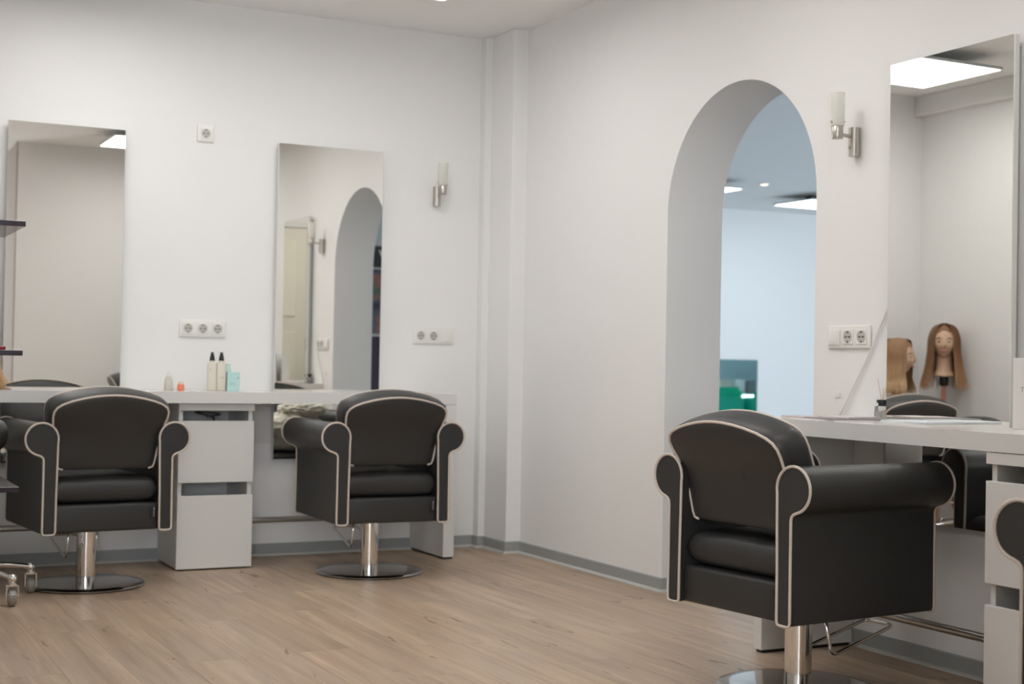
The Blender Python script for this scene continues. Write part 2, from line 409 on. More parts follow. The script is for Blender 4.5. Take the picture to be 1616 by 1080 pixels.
mirror('m', 'y', 3.125, 3.662, 0.465, 1.975, 'tall frameless mirror on the right wall reflecting two mannequin heads')

# ------------------------------------------------------------------ counters
def counter(label, poly, parts_fn, root):
    pass
c1 = empty('styling_counter', (2.905, 6.28, 0)); tag(c1, 'long white glossy counter under the two mirrors of the far wall', 'counter')
def rel(poly, o): return [(x-o[0], y-o[1]) for x, y in poly]
mf = W1-0.050
poly = [(0.63, 6.28), (2.905, 6.28), (2.905, W1-.001), (2.648, W1-.001), (2.648, mf), (2.101, mf), (2.101, W1-.001), (1.371, W1-.001), (1.371, mf), (0.852, mf), (0.852, W1-.001), (0.63, W1-.001)]
bm = bmesh.new(); prism(bm, rel(poly, (2.905, 6.28)), 0.750, 0.801); obj('worktop', bm, LACQ, c1)
o = obj('end_panel', B(2.848-2.905, 0.004, 0.010, 0, 0.418, 0.750, bev=0.0015, seg=1), LACQ, c1)
obj('end_panel', B(0.63-2.905, 0.004, 0.010, 0.69-2.905, 0.418, 0.750, bev=0.0015, seg=1), LACQ, c1)
for x in (-0.05, 0.635-2.905):
    bm = bmesh.new(); box(bm, x, 0.01, 0, x+0.045, 0.40, 0.010); obj('plinth_strip', bm, BLACK, c1)
# bracing boards under the top, between mirrors
for x0, x1 in ((0.69, 0.85), (1.38, 1.535), (1.912, 2.098), (2.652, 2.84)):
    obj('backing_rail', B(x0-2.905, 0.400, 0.545, x1-2.905, 0.4185, 0.749), LACQ_M, c1)
for x0, x1 in ((0.69, 1.55), (1.905, 2.848)):
    bm = bmesh.new(); cyl(bm, (x0-2.905, 0.22, 0.195), (x1-2.905, 0.22, 0.195), 0.0135, n=20); obj('foot_rail', bm, STEEL, c1, smooth=True)

c2 = empty('styling_counter', (2.91, 3.90, 0)); tag(c2, 'long white glossy counter below the mirror on the arched wall, papers on it', 'counter')
mx = W2-0.050
poly = [(2.91, 1.46), (mx+0.049, 1.46), (mx+0.049, 3.122), (mx, 3.122), (mx, 3.665), (mx+0.049, 3.665), (mx+0.049, 3.905), (2.91, 3.905)]
bm = bmesh.new(); prism(bm, rel(poly, (2.91, 3.90)), 0.738, 0.789); obj('worktop', bm, LACQ, c2)
obj('end_panel', B(0.012, -0.040, 0.010, 0.400, 0.002, 0.738, bev=0.0015, seg=1), LACQ, c2)
obj('plinth_strip', B(0.02, -0.035, 0, 0.39, -0.004, 0.010), BLACK, c2)
for y0, y1 in ((3.71, 3.858), (2.88, 3.14)):
    obj('backing_rail', B(0.395, y0-3.90, 0.54, 0.4085, y1-3.90, 0.737), LACQ_M, c2)
bm = bmesh.new(); cyl(bm, (0.21, 2.872-3.90, 0.18), (0.21, -0.04, 0.18), 0.0135, n=20); obj('foot_rail', bm, STEEL, c2, smooth=True)

# drawer pedestals: local frame, front at y=0 facing -y, x across
def pedestal(loc, rz, top, label, wd=0.345):
    t = empty('drawer_pedestal', loc, rz); tag(t, label, 'drawer unit')
    dp = 0.37; tk = 0.018
    bm = bmesh.new()
    box(bm, -wd/2+.004, 0.020, 0.008, -wd/2+.004+tk, dp, top-0.032); box(bm, wd/2-.004-tk, 0.020, 0.008, wd/2-.004, dp, top-0.032)
    obj('side_panel', bm, LACQ_M, t)
    obj('top_cap', B(-wd/2, 0.0, top-0.032, wd/2+.002, dp, top, bev=0.001, seg=1), LACQ_M, t)
    bm = bmesh.new(); box(bm, -wd/2+.022, 0.022, 0.008, wd/2-.022, dp-.012, 0.026); obj('bottom_board', bm, LACQ_M, t)
    obj('back_board', B(-wd/2+.022, dp-.012, 0.026, wd/2-.022, dp, top-0.032), LACQ_M, t)
    for z0, z1 in ((top-0.355, top-0.078), (0.008, top-0.414)):
        dr = obj('drawer', B(-wd/2, 0.0, z0, wd/2, 0.019, z1, bev=0.001, seg=1), LACQ_M, t)
        bm = bmesh.new(); box(bm, -wd/2+.026, 0.019, z0+.02, wd/2-.026, dp-.02, z0+.03)
        zt = z1-0.035
        box(bm, -wd/2+.026, 0.019, z0+.03, -wd/2+.036, dp-.02, zt); box(bm, wd/2-.036, 0.019, z0+.03, wd/2-.026, dp-.02, zt); box(bm, -wd/2+.036, dp-.03, z0+.03, wd/2-.036, dp-.02, zt)
        obj('drawer_box', bm, LACQ_M, dr)
    bm = bmesh.new(); box(bm, -wd/2+.02, 0.03, 0, wd/2-.02, dp-.02, 0.008); obj('plinth', bm, BLACK, t)
    return t
p1 = pedestal((1.735, 6.318, 0), 0, 0.748, 'white two-drawer pedestal between the left and middle chairs')
p2 = pedestal((2.912, 2.690, 0), -PI/2, 0.736, 'white two-drawer pedestal under the near counter at the right edge')
# cable bundle lying in the top slot of the far pedestal
bm = bmesh.new()
pts = [(1.66+0.05*math.cos(t*1.0)+0.004*t, 6.46+0.035*math.sin(t), 0.628+0.022*math.sin(t*.5)+0.0035*t) for t in [i*0.35 for i in range(60)]]
tube(bm, pts, 0.0045, n=6); tag(obj('power_cable', bm, mat('grey_cable', (0.10, 0.095, 0.09), 0.4), smooth='all'), 'coiled dark power cable in the open slot of the far drawer pedestal', 'cable')
bm = bmesh.new()
pts = smooth_path([(3.0, 2.82, 0.641), (3.03, 2.80, 0.660), (3.06, 2.77, 0.656), (3.10, 2.74, 0.641), (3.12, 2.66, 0.643), (3.05, 2.62, 0.641)])
tube(bm, pts, 0.008, n=8); tag(obj('power_cable', bm, BLACK, smooth='all'), 'black cable loop in the open slot of the right edge pedestal', 'cable')

# ------------------------------------------------------------------ salon chairs
def arm_outline(s):
    """closed outline in (u, z): s=+1 right arm, -1 left arm; u measured from chair centre line"""
    inner, th = 0.208, 0.050
    cx_, cz_, r = inner+0.058, 0.624, 0.0635
    P = []
    P.append((inner+0.012, 0.250)); P.append((inner+0.003, 0.253)); P.append((inner, 0.262))
    P.append((inner-0.0005, 0.40)); P.append((inner-0.003, 0.53))
    a0, a1 = math.radians(192), math.radians(-78)
    n = 26
    for i in range(n+1):
        a_ = a0+(a1-a0)*i/n; P.append((cx_+r*math.cos(a_), cz_+r*math.sin(a_)))
    P.append((inner+th+0.009, 0.5565)); P.append((inner+th+0.002, 0.549)); P.append((inner+th, 0.538))
    P.append((inner+th, 0.40)); P.append((inner+th+0.001, 0.262)); P.append((inner+th-0.002, 0.253)); P.append((inner+th-0.011, 0.250))
    return [(s*u, z) for u, z in P]
def chair(loc, rz, label):
    t = empty('salon_chair', loc, rz); tag(t, label, 'chair', 'charcoal salon armchairs with cream piping')
    L = 0.288
    # arms
    for s in (-1, 1):
        O = arm_outline(s); n = len(O)
        cu = sum(p[0] for p in O)/n; cz = sum(p[1] for p in O)/n
        bm = bmesh.new(); rings = []
        ys = [(-L, 0.955, 0), (-L, 1, 0)] + [(-L+2*L*i/6, 1, 0) for i in range(1, 6)] + [(L, 1, 0), (L+0.004, 0.93, 0)]
        def inset(k_, O=O):
            if k_ == 1: return O
            out = []
            d_ = (1-k_)*0.09
            for i in range(n):
                p0 = O[i-1]; p1 = O[(i+1) % n]; tx, tz = p1[0]-p0[0], p1[1]-p0[1]; l = math.hypot(tx, tz) or 1
                out.append((O[i][0]+s*tz/l*d_, O[i][1]-s*tx/l*d_))
            return out
        for y, k_, _ in ys:
            rings.append([bm.verts.new((u, y, z)) for u, z in inset(k_)])
        for a_, b_ in zip(rings, rings[1:]):
            for i in range(n): bm.faces.new((a_[i], a_[(i+1) % n], b_[(i+1) % n], b_[i]))
        f0 = bm.faces.new(rings[0]); f1 = bm.faces.new(rings[-1])
        bmesh.ops.triangulate(bm, faces=[f0, f1])
        bmesh.ops.recalc_face_normals(bm, faces=bm.faces)
        arm = obj('armrest', bm, LEATHER, t, smooth=True)
        for y in (-L-0.001, L-0.001):
            bm = bmesh.new(); tube(bm, [(u, y, z) for u, z in O], 0.0043, n=8, closed=True)
            obj('piping', bm, PIPING, arm, smooth='all')
    # base box and seat cushion
    bm = B(-0.212, -0.272, 0.252, 0.212, 0.275, 0.362, bev=0.012, seg=3); obj('seat_base', bm, LEATHER, t, smooth=True)
    bm = bmesh.new()
    nx, ny, x0, x1, y0, y1 = 22, 26, -0.207, 0.207, -0.262, 0.285
    def sup(u, v):      # thickness envelope with rounded edges
        e = lambda q: (1-abs(q)**16)
        return max(0.0, e(u)*e(v))**0.42
    top = {}; bot = {}
    for i in range(nx+1):
        for j in range(ny+1):
            u = -1+2*i/nx; v = -1+2*j/ny
            u_ = math.sin(u*PI/2)*.75+u*.25; v_ = math.sin(v*PI/2)*.75+v*.25
            x = (x0+x1)/2+u_*(x1-x0)/2; y = (y0+y1)/2+v_*(y1-y0)/2
            e = sup(u_, v_); zc = 0.414
            dome = 0.012*(1-u_*u_)*(1-v_*v_)
            wv = 0.004*noise.noise(Vector((x*9, y*9, 1.3)))
            top[i, j] = bm.verts.new((x, y, zc+0.052*e+dome+wv)); bot[i, j] = bm.verts.new((x, y, zc-0.050*e)) if 0 < i < nx and 0 < j < ny else top[i, j]
    for i in range(nx):
        for j in range(ny):
            bm.faces.new((top[i, j], top[i+1, j], top[i+1, j+1], top[i, j+1]))
            q = [bot[i, j], bot[i, j+1], bot[i+1, j+1], bot[i+1, j]]
            try: bm.faces.new(q)
            except: pass
    bmesh.ops.recalc_face_normals(bm, faces=bm.faces)
    obj('seat_cushion', bm, LEATHER, t, smooth='all')
    # backrest: rings between a rear and a front outline
    HALF = [(0.172, 0.500), (0.190, 0.505), (0.1965, 0.522), (0.2040, 0.57), (0.2110, 0.61), (0.2180, 0.65), (0.2250, 0.690), (0.2300, 0.718), (0.2290, 0.740), (0.219, 0.757), (0.200, 0.770), (0.165, 0.783), (0.12, 0.794), (0.08, 0.801), (0.04, 0.8055), (0.0, 0.807)]
    def outline(widen, lift):
        hp = [(u*(1+widen*min(1, max(0, (z-0.505)/0.2))), z-0.010*min(1, max(0, (z-0.505)/0.25))+lift*min(1, max(0, (z-0.505)/0.25))) for u, z in HALF]
        P = [(-u, z) for u, z in hp[:-1]] + [(0.0, hp[-1][1])] + [(u, z) for u, z in reversed(hp[:-1])]
        for i in range(1, 8): P.append((0.172*(1-2*i/8), 0.500))
        return P
    tl = math.tan(math.radians(21))
    def yrear(z):
        T_ = [(0.40, -0.236), (0.50, -0.248), (0.60, -0.259), (0.64, -0.269), (0.68, -0.288), (0.72, -0.313), (0.76, -0.334), (0.80, -0.349), (0.90, -0.372)]
        for (za, ya_), (zb, yb_) in zip(T_, T_[1:]):
            if z <= zb: return ya_+(yb_-ya_)*max(0, (z-za)/(zb-za))
        return T_[-1][1]
    R0 = outline(0.0, 0.0)
    R1 = outline(0.030, 0.032)
    n = len(R0)
    bm = bmesh.new()
    def ring(f, bulge, sc=1.0, dy=0.0):
        v = []
        cz = 0.66
        for a_, b_ in zip(R0, R1):
            u = a_[0]*(1-f)+b_[0]*f; z = a_[1]*(1-f)+b_[1]*f
            u2_ = u*sc*(1+bulge); z2_ = cz+(z-cz)*sc*(1+bulge*(1.0 if z > cz else 0.2))
            v.append(bm.verts.new((u2_, yrear(z2_)+f*0.118+dy, z2_)))
        return v
    rr = [ring(0, 0, 0.30, -0.010), ring(0, 0, 0.6, -0.008), ring(0, 0, 0.85, -0.004), ring(0, 0, 0.97, 0.0), ring(0.0, 0, 1.0, 0.004),
          ring(0.12, 0.030), ring(0.3, 0.045), ring(0.5, 0.050), ring(0.7, 0.045), ring(0.88, 0.030),
          ring(1.0, 0, 1.0, -0.004), ring(1, 0, 0.97, 0.0), ring(1, 0, 0.85, 0.012), ring(1, 0, 0.6, 0.022), ring(1, 0, 0.3, 0.026)]
    for a_, b_ in zip(rr, rr[1:]):
        for i in range(n): bm.faces.new((a_[i], a_[(i+1) % n], b_[(i+1) % n], b_[i]))
    bm.faces.new(rr[0]); bm.faces.new(rr[-1])
    bmesh.ops.recalc_face_normals(bm, faces=bm.faces)
    bk = obj('backrest', bm, LEATHER, t, smooth='all')
    for Rr, f, dd in ((R0, 0.0, 0.002), (R1, 1.0, -0.002)):
        bm = bmesh.new(); pts = [(u, yrear(z)+f*0.118+dd, z) for u, z in Rr]
        top_pts = pts[:len(pts)-7]
        tube(bm, top_pts, 0.0043, n=8); obj('piping', bm, PIPING, bk, smooth='all')
    for sx_ in (-1, 1):
        bm = bmesh.new(); cyl(bm, (sx_*0.16, -0.200, 0.575), (sx_*0.212, -0.200, 0.575), 0.014, n=14); obj('back_pivot', bm, BLACK, t, smooth=True)
    # pump column and disc
    bm = bmesh.new(); lathe(bm, [(0.0, 0.012), (0.040, 0.012), (0.040, 0.238), (0.0, 0.238)], 40); obj('pump_column', bm, CHROME, t, smooth=True)
    bm = bmesh.new(); box(bm, -0.10, -0.10, 0.240, 0.10, 0.10, 0.2525); obj('seat_plate', bm, BLACK, t, smooth=True)
    bm = bmesh.new(); lathe(bm, [(0.0, 0.002), (0.232, 0.002), (0.240, 0.005), (0.2405, 0.009), (0.236, 0.013), (0.20, 0.0165), (0.0, 0.0185)], 64)
    dsc = obj('base_disc', bm, DISC, t, smooth=True)
    bm = bmesh.new(); lathe(bm, [(0.225, 0.0), (0.225, 0.003), (0.229, 0.003), (0.229, 0.0)], 48); obj('rubber_ring', bm, BLACK, dsc)
    # wire footrest
    bm = bmesh.new()
    pts = [(-0.058, 0.04, 0.252), (-0.060, 0.078, 0.104), (-0.058, 0.345, 0.172), (0.058, 0.345, 0.172), (0.060, 0.078, 0.104), (0.058, 0.04, 0.252)]
    tube(bm, fillet(pts, 0.025, 5), 0.0055, n=10); obj('footrest', bm, CHROME, t, smooth='all')
    # woven tag at the lower right of the back
    tg = obj('fabric_tag', B(0.176, -0.2755, 0.294, 0.203, -0.2735, 0.343), BLACK, t)
    bm = bmesh.new()
    lathe(bm, [(0.0, 0.0), (0.0035, 0.0)], 10)
    bmesh.ops.rotate(bm, verts=bm.verts, matrix=Matrix.Rotation(PI/2, 3, 'X')); bmesh.ops.translate(bm, verts=bm.verts, vec=(0.191, -0.2760, 0.337))
    z = 0.331
    for q in (0.0018, 0.0022, 0.0014, 0.0022, 0.0018, 0.0022, 0.0016, 0.0022, 0.0012):
        box(bm, 0.1885, -0.2761, z-q, 0.1925, -0.2757, z); z -= q+0.0012
    obj('tag_print', bm, mat('tag_print', (0.45, 0.38, 0.40), 0.6), tg)
    return t
ch = chair((1.125, 6.065, 0), math.radians(6), 'charcoal armchair with cream piping at the far counter, left of the drawer pedestal')
spots = [((2.36, 6.01, 0), -1, 'charcoal armchair with cream piping at the far counter, right of the drawer pedestal'),
         ((2.695, 3.38, 0), -84, 'large nearest charcoal armchair with cream piping, in front of the arch and near counter'),
         ((2.605, 1.92, 0), -85, 'charcoal armchair cut off by the right edge of the photo')]
for l_, a_, lb in spots:
    c = copy_tree(ch); c.location = l_; c.rotation_euler = (0, 0, math.radians(a_)); c['label'] = lb

# ------------------------------------------------------------------ wall sconces (local: wall at y=0, room towards -y)
def sconce(loc, rz, label):
    t = empty('wall_sconce', loc, rz); tag(t, label, 'wall lamp', 'steel and frosted glass sconces')
    bm = bmesh.new(); lathe(bm, [(0, 0), (0.020, 0), (0.020, 0.100), (0, 0.100)], 24, (0, -0.020, 0)); obj('bracket', bm, STEEL, t, smooth=True)
    bm = bmesh.new(); cyl(bm, (0, -0.036, 0.030), (0, -0.044, 0.030), 0.005, n=12); obj('screw', bm, STEEL, t, smooth=True)
    bm = bmesh.new(); cyl(bm, (0, -0.035, 0.068), (0, -0.080, 0.072), 0.006, n=12); obj('arm', bm, STEEL, t, smooth=True)
    bm = bmesh.new(); lathe(bm, [(0, 0.055), (0.0185, 0.055), (0.020, 0.058), (0.020, 0.098), (0.0185, 0.100), (0, 0.100)], 24, (0, -0.095, 0)); cup = obj('lamp_cup', bm, STEEL, t, smooth=True)
    bm = bmesh.new(); lathe(bm, [(0.0, 0.100), (0.0235, 0.100), (0.0245, 0.104), (0.0245, 0.215), (0.022, 0.215), (0.022, 0.108), (0.0, 0.106)], 28, (0, -0.095, 0)); g = obj('glass_shade', bm, GLASSF, t, smooth=True)
    for k_ in range(3):
        a_ = k_*2*PI/3+0.5; bm = bmesh.new()
        cyl(bm, (0.024*math.cos(a_), -0.095+0.024*math.sin(a_), 0.113), (0.030*math.cos(a_), -0.095+0.030*math.sin(a_), 0.113), 0.003, n=8); obj('set_screw', bm, STEEL, g)
    return t
s1 = sconce((2.955, W1, 1.755), 0, 'steel sconce with frosted tube on the far wall, right of the middle mirror')
s2 = copy_tree(s1); s2.location = (W2, 3.876, 1.698); s2.rotation_euler = (0, 0, -PI/2); s2['label'] = 'steel sconce with frosted glass tube between the arch and the near mirror'

# ------------------------------------------------------------------ sockets
def plate(loc, rz, kinds, label, sz=0.071):
    n = len(kinds); wd = sz*n+0.010; h = sz+0.010
    t = empty('power_socket', loc, rz); tag(t, label, 'socket')
    obj('cover_plate', B(-wd/2, -0.010, -h/2, wd/2, -0.0003, h/2, bev=0.004, seg=3), SOCK, t, smooth=True)
    for i, k_ in enumerate(kinds):
        cx_ = -wd/2+0.005+sz*(i+.5)
        if k_ == 's':
            ins = obj('socket_insert', B(cx_-.026, -0.0135, -.026, cx_+.026, -0.0095, .026, bev=0.002), SOCK, t)
            bm = bmesh.new()
            prof = [(0.0, -0.003), (0.0185, -0.003), (0.0195, 0.0005), (0.0, 0.0006)]
            lathe(bm, [(0.0, 0.0), (0.0185, 0.0), (0.0195, 0.0012), (0.0215, 0.0012), (0.0215, 0.0)], 24)
            bmesh.ops.rotate(bm, verts=bm.verts, matrix=Matrix.Rotation(PI/2, 3, 'X')); bmesh.ops.translate(bm, verts=bm.verts, vec=(cx_, -0.0136, 0))
            obj('socket_well', bm, SOCKD, ins)
            bm = bmesh.new()
            for dx in (-0.0095, 0.0095): cyl(bm, (cx_+dx, -0.0140, 0), (cx_+dx, -0.0150, 0), 0.0032, n=10)
            for dz in (-0.0165, 0.0165): box(bm, cx_-.003, -0.0152, dz-.0022, cx_+.003, -0.014, dz+.0022)
            cyl(bm, (cx_, -0.014, 0), (cx_, -0.0148, 0), 0.0016, n=8)
            obj('contact_hole', bm, BLACK, ins)
        else:
            r = obj('rocker_switch', B(cx_-.029, -0.0155, -.029, cx_+.029, -0.0095, .029, bev=0.003, seg=2), SOCK, t, smooth=True)
            r.rotation_euler = (0, 0, 0)
    return t
plate((1.758, W1, 1.092), 0, 'sss', 'white triple wall socket above the bottles on the far wall')
plate((2.955, W1, 1.088), 0, 'ssw', 'white double socket with switch below the far wall sconce')
plate((1.752, W1, 2.022), 0, 's', 'single white socket high on the wall between the mirrors')
plate((W2, 3.903, 1.068), -PI/2, 'wss', 'white switch with double socket between the arch and near mirror')
obj_tag = obj('wall_plug', B(3.3155, 3.951, 0.854, 3.3197, 3.978, 0.874, bev=0.001), SOCK); tag(obj_tag, 'tiny square white cover on the wall below the switch and sockets', 'wall cover')
# white flex running diagonally down the wall to behind the counter
bm = bmesh.new()
pts = smooth_path([(3.312, 3.690, 1.19), (3.312, 3.712, 1.157), (3.312, 3.79, 1.02), (3.311, 3.87, 0.90), (3.309, 3.937, 0.80), (3.305, 3.945, 0.789+.0045)], sub=8)
tube(bm, pts, 0.0036, n=8); tag(obj('power_flex', bm, SOCK, smooth='all'), 'thin white cord slanting down the wall beside the near mirror', 'cable')

# ------------------------------------------------------------------ things on the far counter
ZC = 0.801
def textobj(s, size, loc, rot, m, parent, name='lettering', align='CENTER', ext=0.0002):
    cu = bpy.data.curves.new(name, 'FONT'); cu.body = s; cu.size = size; cu.extrude = ext; cu.align_x = align; cu.align_y = 'CENTER'
    tmp = bpy.data.objects.new('tmp', cu); COL.objects.link(tmp)
    dg = bpy.context.evaluated_depsgraph_get(); me = bpy.data.meshes.new_from_object(tmp.evaluated_get(dg))
    bpy.data.objects.remove(tmp)
    me.materials.clear(); me.materials.append(m)
    o = bpy.data.objects.new(name, me); COL.objects.link(o); o.location = loc; o.rotation_euler = rot; o.parent = parent
    return o
INK = mat('grey_ink', (0.22, 0.21, 0.20), 0.6)
CREAMB = mat('cream_bottle', (0.66, 0.61, 0.51), 0.35); MINT = mat('mint_plastic', (0.48, 0.70, 0.67), 0.35); MINTL = mat('pale_mint_plastic', (0.50, 0.72, 0.62), 0.35)
def spray(x, y, label, code):
    t = empty('spray_bottle', (x, y, ZC), -0.25); tag(t, label, 'bottle', 'cream pump bottles on the far counter')
    obj('bottle_body', B(-0.021, -0.0165, 0.0, 0.021, 0.0165, 0.132, bev=0.005, seg=3), CREAMB, t, smooth=True)
    bm = bmesh.new(); lathe(bm, [(0.0, 0.132), (0.0125, 0.132), (0.0125, 0.140), (0.0, 0.140)], 20); obj('bottle_neck', bm, CREAMB, t, smooth=True)
    bm = bmesh.new(); lathe(bm, [(0.0, 0.136), (0.0118, 0.136), (0.0122, 0.144), (0.0105, 0.158), (0.007, 0.170), (0.0068, 0.179), (0.0, 0.180)], 20)
    box(bm, -0.004, -0.012, 0.170, 0.004, 0, 0.178, bev=0.001); obj('spray_cap', bm, BLACK, t, smooth=True)
    textobj(code[0], 0.013, (-0.006, -0.0168, 0.098), (PI/2, 0, 0), INK, t); textobj(code[1], 0.008, (0.002, -0.0168, 0.062), (PI/2, 0, 0), INK, t)
spray(1.757, 6.505, 'left cream spray bottle with black pump on the far counter', ('E', '.'))
spray(1.799, 6.50, 'right cream spray bottle with black pump, touching the mint box', ('', 'A.OU'))
t = empty('product_box', (1.852, 6.49, ZC), -0.1); tag(t, 'mint green product box beside the cream spray bottles', 'box')
obj('carton', B(-0.029, -0.02, 0, 0.029, 0.02, 0.087, bev=0.002), MINT, t); textobj('III', 0.012, (0.020, -0.0203, 0.062), (PI/2, PI/2, 0), INK, t); textobj('AROMA', 0.006, (-0.008, -0.0203, 0.037), (PI/2, 0, 0), INK, t); textobj('TONIC CARE', 0.0045, (-0.006, -0.0203, 0.029), (PI/2, 0, 0), INK, t)
t = empty('pump_bottle', (1.842, 6.555, ZC)); tag(t, 'pale mint bottle standing behind the mint box', 'bottle')
bm = bmesh.new(); lathe(bm, [(0, 0), (0.018, 0), (0.020, 0.004), (0.020, 0.095), (0.016, 0.106), (0, 0.107)], 24); obj('bottle_body', bm, MINTL, t, smooth=True)
bm = bmesh.new(); lathe(bm, [(0, 0.106), (0.014, 0.106), (0.014, 0.122), (0.012, 0.126), (0, 0.127)], 20); obj('bottle_cap', bm, MINTL, t, smooth=True)
t = empty('lotion_bottle', (1.556, 6.50, ZC)); tag(t, 'pale cream squeeze bottle with white nozzle, leftmost on the far counter', 'bottle')
bm = bmesh.new(); lathe(bm, [(0, 0), (0.019, 0), (0.021, 0.004), (0.019, 0.040), (0.013, 0.064), (0, 0.066)], 24); obj('bottle_body', bm, mat('ivory_plastic', (0.70, 0.67, 0.58), 0.3, trans=0.2), t, smooth=True)
bm = bmesh.new(); lathe(bm, [(0, 0.066), (0.010, 0.066), (0.009, 0.078), (0.004, 0.086), (0.0025, 0.094), (0, 0.095)], 20); obj('nozzle', bm, SOCK, t, smooth=True)
t = empty('small_jar', (1.612, 6.50, ZC)); tag(t, 'small orange jar with pale lid beside the pale squeeze bottle', 'jar')
bm = bmesh.new(); lathe(bm, [(0, 0), (0.014, 0), (0.0165, 0.004), (0.0165, 0.022), (0.013, 0.030), (0, 0.031)], 24); obj('jar_body', bm, mat('orange_plastic', (0.85, 0.25, 0.13), 0.3), t, smooth=True)
bm = bmesh.new(); lathe(bm, [(0, 0.030), (0.013, 0.030), (0.012, 0.040), (0, 0.041)], 20); obj('jar_lid', bm, mat('peach_lid', (0.80, 0.60, 0.45), 0.3), t, smooth=True)

# cream towel crumpled on the seat of the middle chair (seen under the counter in the mirror)
def towel(loc, rz):
    t = empty('towel', loc, rz); tag(t, 'crumpled cream towel on the seat of the middle chair, seen in the mirror', 'towel')
    TW = mat('cream_terry', (0.90, 0.86, 0.74), 0.95, bump=0.8, bscale=250)
    bm = bmesh.new(); bmesh.ops.create_icosphere(bm, subdivisions=5, radius=1.0)
    for v in bm.verts:
        p = v.co.copy(); nn = noise.fractal(p*1.6+Vector((3, 1, 2)), 0.8, 2.2, 4)
        rid = abs(noise.noise(p*3.1+Vector((0, 4, 1))))
        s = 1+0.18*nn-0.16*rid
        v.co = Vector((p.x*0.165*s, p.y*0.115*s, max(-0.090, p.z*0.118*s)))
    obj('towel_bundle', bm, TW, t, smooth='all')
    bm = bmesh.new(); bmesh.ops.create_icosphere(bm, subdivisions=5, radius=1.0)
    for v in bm.verts:
        p = v.co.copy(); rid = abs(noise.noise(p*2.7+Vector((7, 4, 1)))); s = 1-0.30*rid+.1*noise.noise(p*6)
        v.co = Vector((p.x*0.135*s+0.05, p.y*0.09*s, p.z*0.050*s+0.118))
    obj('towel_fold', bm, TW, t, smooth='all')
towel((2.37, 6.13, 0.573), 0.1)

# ------------------------------------------------------------------ things on the near counter
ZD = 0.789
def sheets(loc, rz, w_, h_, n_, label, cols, name='magazine', cat='magazine'):
    t = empty(name, loc, rz); tag(t, label, cat); z = 0.0002
    for i in range(n_):
        bm = bmesh.new(); c_ = cols[i % len(cols)]; th = 0.0034
        box(bm, -w_/2, -h_/2, z, w_/2, h_/2, z+th)
        s_ = obj('cover' if i == n_-1 else 'page_block', bm, mat('paper', c_, 0.35), t); s_.rotation_euler = (0, 0, random.uniform(-.03, .03)); z += th+0.0001
    return z
bm = None
sheets((3.085, 3.78, ZD), 0.10, 0.21, 0.14, 2, 'open pink-grey brochure near the arch end of the counter', [(0.66, 0.62, 0.60), (0.62, 0.50, 0.47)], 'brochure', 'brochure')
sheets((3.10, 3.62, ZD), -0.05, 0.28, 0.16, 2, 'flat magazine with a dark edge between brochure and reed diffuser', [(0.72, 0.70, 0.68), (0.24, 0.22, 0.22)])
sheets((3.185, 3.405, ZD), 0.05, 0.15, 0.20, 2, 'white booklet lying against the near mirror', [(0.76, 0.76, 0.76), (0.72, 0.78, 0.82)], 'booklet', 'booklet')
sheets((3.11, 3.655, ZD+.0073), 0.25, 0.17, 0.12, 1, 'pale leaflet lying on the dark-edged magazine', [(0.72, 0.66, 0.66)], 'leaflet', 'leaflet')
t = empty('reed_diffuser', (3.292, 3.705, ZD), 0.0); tag(t, 'small glass reed diffuser with black collar beside the near mirror edge', 'diffuser')
obj('glass_bottle', B(-0.019, -0.019, 0.0, 0.019, 0.019, 0.044, bev=0.004, seg=3), GLASSC, t, smooth=True)
obj('scented_oil', B(-0.0155, -0.0155, 0.004, 0.0155, 0.0155, 0.027, bev=0.003), mat('pale_oil', (0.93, 0.90, 0.84), 0.1, trans=0.6), t)
obj('paper_label', B(-0.013, -0.0197, 0.006, 0.013, -0.0192, 0.032), mat('label_paper', (0.72, 0.66, 0.60), 0.6), t)
bm = bmesh.new(); lathe(bm, [(0, 0.044), (0.013, 0.044), (0.013, 0.054), (0.0185, 0.055), (0.0185, 0.065), (0, 0.066)], 24); obj('black_collar', bm, BLACK, t, smooth=True)
REED = mat('reed', (0.62, 0.40, 0.22), 0.6)
for dx, dy, hh in ((-0.004, 0.018, 0.135), (0.002, -0.004, 0.105), (0.006, -0.016, 0.112)):
    bm = bmesh.new(); cyl(bm, (0, 0, 0.05), (dx, dy, hh), 0.0011, n=6); obj('reed_stick', bm, REED, t)
t = empty('display_carton', (3.235, 2.966, ZD), -PI/2); tag(t, 'plain white carton standing at the right edge of the near counter', 'box')
obj('carton', B(-0.060, -0.055, 0, 0.25, 0.030, 0.207, bev=0.0015), LACQ_M, t); textobj('TE', 0.02, (-0.030, -0.0553, 0.115), (PI/2, 0, 0), INK, t, align='LEFT')

